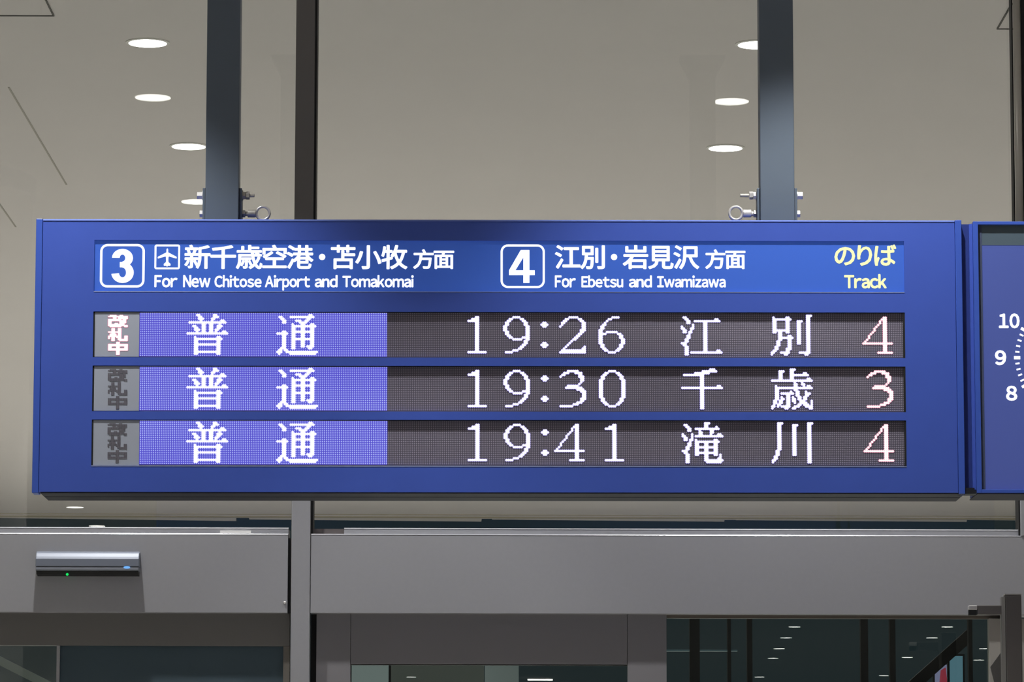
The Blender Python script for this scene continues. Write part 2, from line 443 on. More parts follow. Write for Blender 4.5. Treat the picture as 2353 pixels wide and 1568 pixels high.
# ------------------------------------------------------------------ departure board
DB = empty('departure_board', SPOS)
DB.matrix_world = Matrix.Translation(SPOS) @ SROT.to_4x4()
tag(DB, 'wide blue hanging departure board with three rows of LED train times', 'sign')
bx0, bz1 = S(98.9, 504.5); bx1, _ = S(2196, 508.8); bx0 = (bx0 + S(90, 1131.8)[0]) / 2
bx1 = (S(2194.9, 508.8)[0] + S(2199.8, 1131.8)[0]) / 2
bz1 = (S(98.9, 504.5)[1] + S(2194.9, 508.8)[1]) / 2; bz0 = (S(89.8, 1131.8)[1] + S(2199.8, 1131.8)[1]) / 2
DEP = .25
# openings (px) : header, rows
ox0 = (S(215.0, 552)[0] + S(211.5, 1070)[0]) / 2; ox1 = (S(2078.5, 556)[0] + S(2082, 1070)[0]) / 2
hz1 = S(1150, 553)[1]; hz0 = S(1150, 671)[1]
rows = [(717.2, 822.3), (841.5, 946.5), (965.5, 1071.5)]
rz = [(S(1150, a)[1], S(1150, b)[1]) for a, b in rows]
# front plate as strips around the openings, one mesh
fb = MB()
zz = [bz1, hz1, hz0, rz[0][0], rz[0][1], rz[1][0], rz[1][1], rz[2][0], rz[2][1], bz0]
TH = .022
fb.box(bx0, ox0, 0, TH, bz0, bz1).box(ox1, bx1, 0, TH, bz0, bz1)
for i in range(0, 10, 2):
    fb.box(ox0, ox1, 0, TH, zz[i + 1], zz[i])
obj('front_plate', fb, m_blue, DB)
hb = MB().box(bx0, bx1, .045, DEP, bz0, bz1).box(bx0, ox0, TH, .045, bz0, bz1).box(ox1, bx1, TH, .045, bz0, bz1)
hb.box(ox0, ox1, TH, .045, hz1, bz1).box(ox0, ox1, TH, .045, bz0, rz[2][1])
obj('housing', hb, m_blued, DB)
cw = .0225
obj('bottom_tray', MB().box(bx0 + .004, bx1 + cw - .002, .004, .115, bz0 - .004, bz0 - .0004).box(bx0 + .004, bx1 + cw - .002, .13, DEP, bz0 - .004, bz0 - .0004), m_under, DB)
obj('top_edge', MB().prismx([(-.002, bz1 - .0035), (-.002, bz1 - .001), (.001, bz1 + .002), (.012, bz1 + .002), (.012, bz1 + .0002), (-.0002, bz1 + .0002), (-.0002, bz1 - .0035)], bx0, bx1), mat('painted_edge', (112, 134, 215), .28), DB)
cw = .0225
for s in (0, 1):
    xa, xb = (bx0 - cw, bx0 - .0015) if s == 0 else (bx1 + .0015, bx1 + cw)
    obj('end_cap', MB().box(xa, xb, -.004, .06, bz0 - .004, bz1 + .003), m_blue2, DB, bevel=.002)
    obj('seam', MB().box(xa if s else xb, xa + .0 if s else bx0, .002, .05, bz0, bz1) if False else MB().box(bx0 - .0015 if s == 0 else bx1, bx0 if s == 0 else bx1 + .0015, .003, .05, bz0, bz1), m_blued, DB)
# thin bright lips below the openings
m_lip = mat('opening_lip', (176, 190, 235), .25, .3)
obj('opening_lip', MB().box(ox0, ox1, -.0012, .004, hz0 - .0015, hz0 + .0004), m_lip, DB)
obj('opening_lip', MB().box(ox0, ox1, -.0012, .004, rz[2][1] - .0022, rz[2][1] + .0004), m_lip, DB)

# header panel
HY = .0065
HP = obj('header_panel', MB().box(ox0, ox1, HY, .03, hz0, hz1), m_head, DB, label='backlit blue header panel naming tracks 3 and 4')

# ---- text: every glyph taken from the built-in face, thickened, fitted to its box
gcache = {}
def glyph(ch):
    if ch in gcache: return gcache[ch]
    c = bpy.data.curves.new('glyph', 'FONT'); c.body = ch; c.size = 1; c.resolution_u = 3; c.fill_mode = 'FRONT'
    o = bpy.data.objects.new('glyph', c); C.objects.link(o)
    dg = bpy.context.evaluated_depsgraph_get(); dg.update()
    me = bpy.data.meshes.new_from_object(o.evaluated_get(dg))
    v = [(p.co.x, p.co.y) for p in me.vertices]; f = [tuple(p.vertices) for p in me.polygons]
    bpy.data.objects.remove(o); bpy.data.curves.remove(c); bpy.data.meshes.remove(me)
    gcache[ch] = (v, f); return v, f
def wide(ch):
    return chr(ord(ch) + 0xFEE0) if '!' <= ch <= '~' else ch
DESC = set('gjpqy')
def text_mb(s, x0, x1, z0, z1, y, bold=.03, gap=.10, n=8, mono=False, inner=None):
    """glyphs of s laid side by side; capitals reach from z0 to z1, the run from x0 to x1"""
    vv, ff = [], []
    cur = 0.0; top = -9; base = 9
    for ch in s:
        v, f = glyph(wide(ch))
        if not v: cur += .3; continue
        mnx = min(p[0] for p in v); mxx = max(p[0] for p in v)
        if mono: dx = cur - 0; cur += 1.0
        else: dx = cur - mnx; cur += (mxx - mnx) + gap
        lo = min(p[1] for p in v); hi = max(p[1] for p in v)
        if ch not in DESC: base = min(base, lo)
        top = max(top, hi)
        for k in range(n + 1):
            ox, oz = (0, 0) if k == n else (bold * cos(2*pi*k/n), bold * sin(2*pi*k/n))
            i = len(vv)
            vv += [(p[0] + dx + ox, p[1] + oz) for p in v]
            ff += [tuple(i + q for q in fc) for fc in f]
    ax0 = min(p[0] for p in vv); ax1 = max(p[0] for p in vv)
    top += bold; base -= bold
    mb = MB()
    sx = (x1 - x0) / (ax1 - ax0); sz = (z1 - z0) / (top - base)
    mb.v = [(x0 + (p[0] - ax0) * sx, y, z0 + (p[1] - base) * sz) for p in vv]
    mb.f = ff
    return mb
def header_text(s, px0, px1, py0, py1, m=m_wtext, lab=None, **k):
    xa, za = S(px0, py0, HY); xb, zb_ = S(px1, py1, HY)
    return obj('lettering', text_mb(s, xa, xb, zb_, za, HY - .0008, **k), m, HP, label=lab)
def rring(px0, px1, py0, py1, wpx, rpx, m=m_wtext, name='number_frame'):
    x0, z1 = S(px0, py0, HY); x1, z0 = S(px1, py1, HY); u = .0014
    wd, r = wpx * u, rpx * u
    def loop(d):
        q = r - d; pts = []
        for (cx, cz, a0) in ((x1 - r, z1 - r, 0), (x0 + r, z1 - r, 90), (x0 + r, z0 + r, 180), (x1 - r, z0 + r, 270)):
            for k in range(9):
                A = radians(a0 + k * 90 / 8); pts.append((cx + q * cos(A), cz + q * sin(A)))
        return pts
    a = loop(0); b = loop(wd); n = len(a); mb = MB()
    mb.v = [(x, HY - .0008, z) for x, z in a + b]
    mb.f = [(k, (k + 1) % n, n + (k + 1) % n, n + k) for k in range(n)]
    return obj(name, mb, m, HP)
rring(230.6, 331.8, 561, 661.2, 5.2, 17)
rring(1150.4, 1251.8, 562, 662.4, 4.8, 17)
rring(355.4, 413.4, 562.3, 619.2, 4.2, 5, name='airport_frame')
def hp_(px, py):
    x, z = S(px, py, HY); return (x, HY - .0008, z)
mb = MB()
def sector(cx, cy, rx, ry, a0, a1, n=28, tx=8.8, ty=6.5):
    i = len(mb.v)
    for k in range(n + 1):
        A = radians(a0 + (a1 - a0) * k / n); c, s_ = cos(A), sin(A)
        mb.v.append(hp_(cx + (rx + tx) * c, cy - (ry + ty) * s_)); mb.v.append(hp_(cx + (rx - tx) * c, cy - (ry - ty) * s_))
    for k in range(n): mb.f.append((i + 2*k, i + 2*k + 1, i + 2*k + 3, i + 2*k + 2))
def quad(*p):
    i = len(mb.v); mb.v += [hp_(*q) for q in p]; mb.f.append(tuple(range(i, i + len(p))))
sector(281.5, 593.3, 15.2, 14.4, -90, 178)
sector(281.5, 626.6, 17.0, 17.6, -172, 90)
quad((275.5, 602.4), (283, 602.4), (283, 614.6), (275.5, 614.6))
obj('lettering', mb, m_wtext, HP, label='white number 3')
mb = MB()
quad((1202.6, 574.9), (1216.4, 574.9), (1216.4, 650.6), (1202.6, 650.6))
quad((1169.6, 621.6), (1202.6, 621.6), (1202.6, 632.6), (1169.6, 632.6))
quad((1216.4, 621.6), (1228.8, 621.6), (1228.8, 632.6), (1216.4, 632.6))
quad((1169.6, 621.6), (1184.2, 621.6), (1202.6, 592.0), (1202.6, 574.9), (1196.6, 574.9))
obj('lettering', mb, m_wtext, HP, label='white number 4')
K = dict(bold=.021, gap=.035, n=8)
header_text('新千歳空港', 424, 720.3, 562.5, 619, **K)
header_text('苫小牧', 760.5, 936.3, 562.8, 619.2, **K)
header_text('方面', 949.5, 1043.5, 573, 618.6, **K)
header_text('江別', 1275, 1390, 563.5, 619, **K)
header_text('岩見沢', 1430.7, 1607, 563.3, 619.2, **K)
header_text('方面', 1620.2, 1713.2, 573.2, 618.8, **K)
for cx, cy in ((740.2, 590.9), (1411, 591)):
    x, z = S(cx, cy, HY); obj('middle_dot', MB().disc(x, HY - .0008, z, .0102, 24), m_wtext, HP)
E_ = dict(bold=.029, gap=.075)
for s, a, b in (('For', 355, 407.5), ('New', 421, 483.5), ('Chitose', 493, 601), ('Airport', 609, 712.5), ('and', 723.5, 775.5), ('Tomakomai', 787, 950.5)):
    header_text(s, a, b, 632.3, 661, **E_)
for s, a, b in (('For', 1275, 1323), ('Ebetsu', 1336, 1432), ('and', 1445, 1498), ('Iwamizawa', 1510, 1667.5)):
    header_text(s, a, b, 633.2, 661.3, **E_)
header_text('のりば', 1917, 2060, 562, 611.5, m=m_ytext, bold=.022, gap=.13, lab='pale yellow lettering')
header_text('Track', 1939.5, 2037.5, 630, 663.4, m=m_ytext, bold=.036, gap=.07, lab='pale yellow lettering')
# aeroplane symbol
def plane_pts():
    h = [(0, 1.0), (.055, .97), (.085, .88), (.09, .60), (.16, .56), (.95, .17), (1.0, .12), (1.0, .0), (.96, -.03), (.18, .19), (.13, .1), (.115, -.25), (.15, -.42),
         (.33, -.55), (.36, -.62), (.34, -.74), (.30, -.78), (.12, -.76), (0, -.86)]
    return h + [(-x, z) for x, z in reversed(h[1:-1])]
x, z = S(384.3, 592.8, HY)
xs = (S(406, 592, HY)[0] - S(362.6, 592, HY)[0]) / 2; zs = (S(384, 570, HY)[1] - S(384, 612, HY)[1]) / 1.86
mb = MB(); mb.v = [(x + a * xs, HY - .0008, z - .0015 + b * zs) for a, b in plane_pts()]; mb.f = [tuple(range(len(mb.v)))]
obj('aeroplane_symbol', mb, m_wtext, HP)

# ---- LED rows
def parse(s):
    out = []
    for line in s.strip().split('/'):
        line = line.strip()
        if not line: continue
        r, cs = line.split(':', 1)
        rr = range(int(r.split('-')[0]), int(r.split('-')[-1]) + 1)
        for q in rr:
            for c in cs.split(','):
                a = c.split('-'); out += [(k, q) for k in range(int(a[0]), int(a[-1]) + 1)]
    return sorted(set(out))
GL = {
'fu': parse('1:6-7,15-16/2:7-8,15-17/3:7-9,14-15/4:8,14,19-20/5:2-21/6:9-10,13-14,18/7:4-5,9-10,13-14,17-19/8:5-6,9-10,13-14,17-18/9:5-7,9-10,13-14,16-17/10:6,9-10,13-14,16,20-21/11:1-22/13:5,17-18/14:5-19/15-16:5-6,17-18/17:5-18/18-20:5-6,17-18/21:5-18/22:5-6,17-18'),
'tsu': parse('1:18-19/2:2-3,8-20/3:3-4,17-18/4:4-5,11-13,16-17/5:4-5,13-16/6:9,14-15,19-20/7:9-21/8-9:9-10,14-15,19-20/10:4-5,9-20/11:1-6,9-10,14-15,19-20/12-13:4-5,9-10,14-15,19-20/14:4-5,9-20/15-17:4-5,9-10,14-15,19-20/18:4-5,9-10,14-15,17-20/19:3-5,9-10,18-19/20:2-3,5-6/21:1-3,6-22/22:2,8-21'),
'e': parse('2:2-3/3:3-4,19-20/4:4-5,8-21/5:4-5,13-14/6:7,13-14/7:1,7,13-14/8:1-2,6-7,13-14/9:2-3,6,13-14/10:2-3,5-6,13-14/11:5,13-14/12-13:4-5,13-14/14-15:3-4,13-14/16:1-3,13-14/17:2-3,13-14/18-19:3-4,13-14/20:3-4,13-14,20-21/21:3-4,6-22/22:3-4'),
'betsu': parse('1:20-22/2:2,9-10,20-21/3:2-11,20-21/4:2-3,9-10,15-17,20-21/5-8:2-3,9-10,15-16,20-21/9:2-10,15-16,20-21/10:2-3,5-6,9-10,15-16,20-21/11:5-6,15-16,20-21/12:5-6,10-11,15-16,20-21/13:5-12,15-16,20-21/14:5-6,10-11,15-16,20-21/15-16:4-5,10-11,15-16,20-21/17:4-5,10-11,20-21/18:3-4,10-11,20-21/19:3-4,9-11,20-21/20:2-3,9-10,20-21/21:1-2,6-10,16-21/22:1,8-9,19-20'),
'chi': parse('1:16-18/2:12-19/3:8-15/4:2-12/5-22:11-12/10:20-21/11:1-22'),
'tose': parse('1:11-13/2:5-7,11-12/3:5-6,11-12,18-19/4:5-6,11-20/5:5-6,11-12/6:5-6,11-12,20-21/7:1-22/8:13,17/9:13-14,17-18/10:3,13-14,18,20-21/11:3-22/12:3-4,13-14/13:3-4,11,14-15,19/14:3-4,6-12,14-15,19-21/15:3-4,9-10,14-15,19-20/16:3-4,6,9-10,12,15-16,18-19/17:3-4,6-7,9-10,12-13,15-16,18-19/18:2-3,5-6,9-10,12-13,16-18,22/19:2-3,5-6,9-10,13,16-19,22/20:2,4-5,9-10,15-16,18-20,22/21:1-2,4,6-10,13-15,19-22/22:1,8-9,12-13,21-22'),
'taki': parse('1:13-15/2:2-3,13-14/3:3-4,13-14,19/4:4-5,8-20/5:4-5,10,16-17/6:10-11,16-17/7:1,6,10-11,16,20-21/8:1-2,6,8-22/9:2-3,6/10:2-3,5-6,8,18-19/11:5,8-20/12-13:4-5,8-9,13-14,18-19/14:3-4,8-19/15:3-4,8-9,13-14,18-19/16:1-3,8-9,13-14,18-19/17:2-3,8-19/18:3-4,8-9,13-14,18-19,21/19:3-4,13-14,21/20:3-4,13-14,20-21/21:3-4,13-22/22:3-4,14-21'),
'kawa': parse('1:4-6,20-22/2:4-5,12-14,20-21/3-15:4-5,12-13,20-21/16-18:3-4,12-13,20-21/19-20:2-3,20-21/21:1-2,20-21/22:1,20-21'),
'1': parse('2:4-5/3:2-5/4:0-5/5-20:4-5/21:0-9'),
'9': parse('2:5-8/3:3-4,9-10/4:2-3,10-11/5-6:1-2,11-12/7-9:0-1,12-13/10-11:1-2,12-13/12:2-3,12-13/13:3-4,10-13/14:5-9,12-13/15-16:11-12/17:10-11/18:9-10/19:8-9/20:5-7/21:1-4'),
':': parse('5:1-2/6:0-3/7:1-2/16:1-2/17:0-3/18:1-2'),
'2': parse('2:5-9/3:3-4,10-11/4:2-3,11-12/5:1-2,12-13/6:1,12-13/7:0,12-13/8:12-13/9:11-13/10:11-12/11:10-11/12:9-10/13:8-9/14:7-8/15:6/16:5/17:4/18:3,13/19:2,12-13/20:1-13/21:0-13'),
'6': parse('2:7-10/3:5-6/4:4/5:3/6:2-3/7-8:1-2/9:0-1/10:0-1,4-9/11:0-3,10-11/12-13:0-1,11-12/14-16:0-1,12-13/17-18:1-2,11-12/19:2-3,10-11/20:3-4,9-10/21:5-8'),
'3': parse('2:4-9/3:2-4,8-11/4:1-2,10-11/5:0,10-12/6-7:11-12/8:11/9:10/10:4-9/11:3-11/12:9-12/13:11-13/14-16:12-13/17:11-13/18:11-12/19:9-11/20:7-9/21:0-6'),
'0': parse('2:5-8/3:3-4,9-10/4:2-3,10-11/5-6:1-2,11-12/7-16:0-1,12-13/17-18:1-2,11-12/19:2-3,10-11/20:3-4,9-10/21:5-8'),
'4': parse('2:11-12/3:10-12/4-5:9,11-12/6:8,11-12/7:7,11-12/8-9:6,11-12/10:5,11-12/11:4,11-12/12-13:3,11-12/14:2,11-12/15:1,11-12/16:0-15/17-20:11-12/21:8-15'),
}
SMALL = {
'kai': parse('0:1-4,7-8/1:0-5,6-11/2:3-4,6-11/3:3-4,6-11/4:0-7,9-10/5:0-7,8-10/6:0-1,7-10/7:0-1,7-10/8:0-1,4-5,7-9/9:0-8,8-9/10:0-8,9-11/11:1-7,10-11'),
'satsu': parse('0:2-3,6-7/1:2-3,6-7/2:2-3,6-7/3:0-5,6-7/4:2-3,6-7/5:1-4,6-7/6:1-4,6-7/7:0-5,6-7,10-11/8:0,2-3,5,6-7,10-11/9:0,2-3,6-7,10-11/10:2-3,6-11/11:2-3,7-11'),
'naka': parse('0:5-6/1:5-6/2:0-11/3:0-11/4:0-1,5-6,10-11/5:0-1,5-6,10-11/6:0-11/7:0-11/8-11:5-6'),
}
LY = .014
GY = .004
NCOL = 408
rowpx = [((324.3, 720.6), (2074.6, 818.6)), ((324.0, 844.6), (2076.2, 942.6)), ((323.6, 968.4), (2077.8, 1066.6))]
content = [
    [('fu', 24), ('tsu', 72), ('1', 175), ('9', 194), (':', 214), ('2', 224), ('6', 245), ('e', 288), ('betsu', 336), ('4', 386)],
    [('fu', 24), ('tsu', 72), ('1', 175), ('9', 194), (':', 214), ('3', 224), ('0', 245), ('chi', 288), ('tose', 336), ('3', 388)],
    [('fu', 24), ('tsu', 72), ('1', 175), ('9', 194), (':', 214), ('4', 221), ('1', 248), ('taki', 288), ('kawa', 336), ('4', 386)]]
for ri in range(3):
    (ax, ay), (bx, by) = rowpx[ri]
    gx0, gz0 = S(ax, (ay), LY); gx1, gz1 = S(bx, by, LY)
    gz0 = S(1200, ay + (.6 if ri == 0 else .3), LY)[1]; gz1 = S(1200, by, LY)[1]
    P = (gx1 - gx0) / (NCOL - 1); PZ = (gz0 - gz1) / 23
    cx = lambda c: gx0 + c * P
    cz = lambda r: gz0 - r * PZ
    z1, z0 = rz[ri]
    xi = S(320.5, 770 + 124 * ri, LY)[0]
    xb = cx(131) + P / 2
    D = obj('display_row', MB().box(xi, ox1, LY, LY + .02, z0, z1), m_ledback, DB,
            label=['top LED row for the 19:26 train', 'middle LED row for the 19:30 train', 'bottom LED row for the 19:41 train'][ri])
    lit = {}
    for ch, c0 in content[ri]:
        red = c0 > 380
        core, ring = MB(), MB()
        for (c, r) in GL[ch]:
            k = (c0 + c, r)
            if k in lit: continue
            lit[k] = 1
            core.disc(cx(k[0]), LY - .0022, cz(r), P * (.60 if not red else .54), 10)
            ring.disc(cx(k[0]), LY - .0016, cz(r), P * .78, 10)  # halo disc painted behind the dot, standing for its bloom
        o = obj('led_character', core, m_ledr if red else m_ledw, D)
        ring_o = ring.mesh('ring')
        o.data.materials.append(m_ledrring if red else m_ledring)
        # join the painted halo rings into the same mesh with their own material
        n0 = len(core.v); me = bpy.data.meshes.new('led_character')
        me.from_pydata(core.v + ring.v, [], core.f + [tuple(q + n0 for q in f) for f in ring.f])
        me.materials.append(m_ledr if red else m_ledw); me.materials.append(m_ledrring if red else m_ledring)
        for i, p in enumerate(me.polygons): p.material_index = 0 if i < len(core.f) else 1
        o.data = me
    blue, bglow, off = MB(), MB(), MB()
    for c in range(NCOL):
        for r in range(24):
            if (c, r) in lit: continue
            if c < 132:
                blue.disc(cx(c), LY - .0012, cz(r), P * .30, 6)
            else:
                x, z, h = cx(c), cz(r), P * .27
                i = len(off.v); off.v += [(x - h, LY - .0008, z - h), (x + h, LY - .0008, z - h), (x + h, LY - .0008, z + h), (x - h, LY - .0008, z + h)]
                off.f.append((i, i + 1, i + 2, i + 3))
    o = obj('blue_leds', blue, m_ledb, D); o['kind'] = 'stuff'
    o = obj('unlit_leds', off, m_ledoff, D); o['kind'] = 'stuff'
    obj('blue_glow_field', MB().box(xi, xb, LY - .0006, LY - .0001, cz(23) - PZ * .5, cz(0) + PZ * .5), m_ledbb, D)  # violet glow between the blue dots, put in as an emissive sheet
    # gate sign
    xg0 = ox0 + .005
    GI = obj('gate_sign', MB().box(xg0, xi - .0002, GY, LY + .02, z0 + .002, z1 - .002), m_ind, DB,
             label='grey gate sign, lit pinkish white' if ri == 0 else 'grey gate sign, unlit')
    for q, ch in enumerate(('kai', 'satsu', 'naka')):
        sh = -.8 * ri
        x0_, zt_ = S(249 + sh, [724.6, 754.8, 786.4][q] + 124.3 * ri, GY); x1_, zb_ = S(293.2 + sh, [752.2, 784.4, 815.8][q] + 124.3 * ri, GY)
        dx = (x1_ - x0_) / 12; dz = (zt_ - zb_) / 12
        core, ring = MB(), MB()
        for (c, r) in SMALL[ch]:
            x = x0_ + (c + .5) * dx; z = zt_ - (r + .5) * dz
            core.disc(x, GY - .0012, z, dx * .60, 8, dz * .64)
            if ri == 0: ring.disc(x, GY - .0006, z, dx * .95, 8, dz * 1.05)  # pink bloom painted round each lit dot
        me = bpy.data.meshes.new('led_character'); n0 = len(core.v)
        me.from_pydata(core.v + ring.v, [], core.f + [tuple(k + n0 for k in f) for f in ring.f])
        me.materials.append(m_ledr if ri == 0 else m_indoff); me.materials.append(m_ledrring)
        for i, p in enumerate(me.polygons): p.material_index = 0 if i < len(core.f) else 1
        obj('led_character', me, None, GI)
    obj('display_shade', MB().box(ox0, xg0, .003, LY + .02, z0, z1).box(ox1 - .006, ox1, LY - .012, LY + .02, z0, z1)
        .box(ox0, ox1, .006, LY + .02, z1 - .0022, z1), m_black, DB)

# ---- hanger posts with bolts
def hanger(pxl, pxr, side):
    yp = .10
    xa = S(pxl, 470, yp)[0]; xb = S(pxr, 470, yp)[0]
    zt = (CEIL - SPOS.z)
    hp = obj('hanger_post', MB().box(xa, xb, yp, yp + .085, bz1 - .02, zt), m_post, DB, bevel=.003, label='slate grey square hanger post')
    xm = (xa + xb) / 2; hw = (xb - xa) / 2
    obj('ceiling_flare', MB().prism([(xm - hw - .002, zt - .085), (xm + hw + .002, zt - .085), (xm + hw + .045, zt - .002), (xm - hw - .045, zt - .002)], yp - .03, yp + .115), m_post, hp)
    z0 = bz1 - .01; z1 = S(pxl, 430.8, yp)[1]
    obj('bracket_plate', MB().box(xa - .0095, xa - .0015, yp + .012, yp + .075, z0, z1), m_post, hp, bevel=.0008)
    obj('bracket_plate', MB().box(xb + .0015, xb + .0095, yp + .012, yp + .075, z0, z1), m_post, hp, bevel=.0008)
    obj('joint_gap', MB().box(xa - .0016, xa + .0002, yp + .01, yp + .07, z0, z1), m_black, hp)
    obj('joint_gap', MB().box(xb - .0002, xb + .0016, yp + .01, yp + .07, z0, z1), m_black, hp)
    yc = yp + .04; u = .0014
    zb1 = S(pxl, 449.5, yc)[1]; zb2 = S(pxl, 491.5, yc)[1]
    out = -side                      # direction of the bolt tails: the inward side of the board
    if side < 0: xh, xt = xa - .0095, xb + .0095
    else: xh, xt = xb + .0095, xa - .0095
    hs = -1 if side < 0 else 1
    # heads on the outer side
    obj('bolt_head', MB().cylx(xh, xh + hs * .020, yc, zb1, .0135, 6, .26).cylx(xh, xh + hs * .003, yc, zb1, .016, 24), m_steel, hp, bevel=.001)
    obj('bolt_head', MB().cylx(xh, xh + hs * .011, yc, zb2, .0125, 6, .26), m_steel, hp, bevel=.001)
    # nut and thread end on the inner side
    s = -hs
    obj('nut', MB().cylx(xt, xt + s * .003, yc, zb1, .0165, 24).cylx(xt + s * .003, xt + s * .011, yc, zb1, .0135, 6, .26).cylx(xt + s * .0115, xt + s * .024, yc, zb1, .0135, 6, .6), m_steel_s if side < 0 else m_steel, hp, bevel=.0008)
    L = .040 if side < 0 else .054
    obj('thread_end', MB().cylx(xt + s * .02, xt + s * L, yc, zb1, .006, 16), m_steel_s, hp, bevel=.001)
    # eye bolt
    obj('eye_nut', MB().cylx(xt, xt + s * .010, yc, zb2, .0135, 6, .2), m_steel_s, hp, bevel=.001)
    obj('eye_collar', MB().cylx(xt + s * .010, xt + s * .018, yc, zb2, .008, 16).cylx(xt + s * .018, xt + s * .045, yc, zb2 + .001, .0130, 24), m_steel_s if side < 0 else m_steel, hp, bevel=.0015)
    obj('eye_ring', MB().torus(xt + s * .068, yc, zb2 + .002, .0215, .0045), m_steel, hp, smooth=True)
hanger(471.5, 548.3, -1)
hanger(1747.2, 1826.0, 1)

# ------------------------------------------------------------------ clock sign
CLP = SROT @ Vector((0, .0, 0)) + SPOS
cxp, czp = S(2467, 821.5)
CK = empty('station_clock', SPOS); CK.matrix_world = Matrix.Translation(SPOS) @ SROT.to_4x4()
tag(CK, 'blue hanging clock box with white numerals, cut off by the right edge', 'clock')
k0 = S(2238, 700)[0]; k1 = 2 * cxp - k0
kz1 = S(2300, 509.5)[1]; kz0 = S(2300, 1133.5)[1]
fw = .0165
ft = .0105
obj('frame', MB().box(k0, k0 + fw, -.004, .05, kz0, kz1).box(k1 - fw, k1, -.004, .05, kz0, kz1)
    .box(k0 + fw, k1 - fw, -.004, .05, kz1 - ft, kz1).box(k0 + fw, k1 - fw, -.004, .05, kz0, kz0 + .011), m_blue2, CK, bevel=.0012)
obj('housing', MB().box(k0 + .004, k1 - .004, .05, .22, kz0 + .004, kz1 - .004), m_blued, CK)
obj('gasket', MB().box(k0 + fw, k0 + fw + .013, .010, .03, kz0 + .012, kz1 - ft), mat('clock_gasket', (66, 76, 104), .5), CK)
obj('face', MB().box(k0 + fw + .013, k1 - fw - .001, .012, .03, kz0 + .012, kz1 - ft - .0655), m_clock, CK, label='lit blue clock face')
obj('upper_band', MB().box(k0 + fw + .013, k1 - fw - .001, .011, .03, kz1 - ft - .065, kz1 - ft), m_band, CK)
# link between the two boxes
jx0 = bx1 + cw; 
LK = obj('joint_panel', MB().box(jx0 + .001, k0 - .004, .03, .2, kz0 + .018, kz1 - .004), m_blued, CK)
obj('joint_strip', MB().box(k0 - .011, k0 - .0005, .012, .05, kz0 + .012, kz1 - .006), m_blue, CK)
obj('joint_foot', MB().box(jx0 + .001, k0 - .001, -.002, .06, kz0 - .003, kz0 + .005).box(jx0 + .001, k0 - .006, .004, .06, kz0 + .005, kz0 + .017), mat('joint_black', (16, 20, 34), .5), CK)
obj('bottom_tray', MB().box(k0 + .002, k1, .006, .215, kz0 - .003, kz0 - .0004), m_under, CK)
fy = .0108
U = .001395
for h in range(1, 13):
    A = radians(90 - 30 * h); R_ = 166 * U
    x, z = cxp + R_ * cos(A), czp + R_ * sin(A)
    hh = 17.5 * U; ww = (13 if h < 10 else 24) * U
    if h in (1, ): ww = 8 * U
    if h == 11: ww = 20 * U
    if h == 10: x -= 3 * U; z += 3 * U
    if h == 9: x -= 2 * U
    obj('numeral', text_mb(str(h), x - ww, x + ww, z - hh, z + hh, fy, bold=.034, gap=.12), m_wtext, CK)
tk = MB()
for i in range(60):
    A = radians(6 * i); big = i % 5 == 0
    r0, r1, hw = ((123.5, 138, 3.4) if big else (125, 134.5, 1.9))
    if i % 15 == 0: r0, r1, hw = 122.5, 137, 3.8
    ca, sa = cos(A), sin(A); q = len(tk.v)
    for rr, ss in ((r0, -hw), (r1, -hw), (r1, hw), (r0, hw)):
        tk.v.append((cxp + (rr * ca - ss * sa) * U, fy, czp + (rr * sa + ss * ca) * U))
    tk.f.append((q, q + 1, q + 2, q + 3))
obj('minute_marks', tk, m_wtext, CK)
for nm, ang, ln, hw in (('hour_hand', 90 - (7 * 30 + 11), 70, 5), ('minute_hand', 90 - 22 * 6, 112, 3.5)):
    A = radians(ang); ca, sa = cos(A), sin(A); mb = MB()
    pts = [(-16, -hw), (ln, -hw * .6), (ln, hw * .6), (-16, hw)]
    mb.v = [(cxp + (r * ca - s * sa) * U, fy - .003, czp + (r * sa + s * ca) * U) for r, s in pts]; mb.f = [(0, 1, 2, 3)]
    mb.v += [(x, y + .0015, z) for x, y, z in mb.v[:4]]; mb.f += [(7, 6, 5, 4), (0, 4, 5, 1), (1, 5, 6, 2), (2, 6, 7, 3), (3, 7, 4, 0)]
    obj(nm, mb, m_wtext, CK)
# ------------------------------------------------------------------ post at the lower right
YP = 14.6
a = W(2310, 1368, YP); b = W(2350, 1568, YP)
bp = empty('barrier_post', (a.x, YP, 0)); tag(bp, 'grey steel post with a short side arm at the lower right edge', 'post')
pw = b.x - a.x
obj('post_shaft', MB().box(0, pw, 0, .06, 0, a.z), mat('post_grey', (108, 104, 102), .4, .5), bp, bevel=.004)
obj('post_side', MB().prismz([(-.0125, .012), (-.0008, .002), (-.0008, .055), (-.0125, .055)], 0, a.z - .006), mat('post_side_grey', (150, 148, 144), .4, .4), bp)
za, zb_ = W(2240, 1391, YP).z, W(2240, 1412.5, YP).z
xa, xb, xc = W(2226.5, 1400, YP).x - a.x, W(2247, 1400, YP).x - a.x, W(2296, 1400, YP).x - a.x
obj('arm', MB().box(xb, xc + .012, .012, .04, zb_, za), mat('arm_grey', (118, 114, 112), .4, .5), bp, bevel=.002)
obj('arm_tip', MB().box(xa, xb - .0006, .010, .04, za - .016, za), m_steel, bp, bevel=.003, label='polished arm tip')
obj('arm_socket', MB().box(xa + .001, xb - .003, .012, .04, zb_ - .001, za - .0165), m_black, bp)
obj('cap', MB().box(-.002, pw + .001, -.001, .061, a.z + .0003, a.z + .004), m_steel_s, bp)

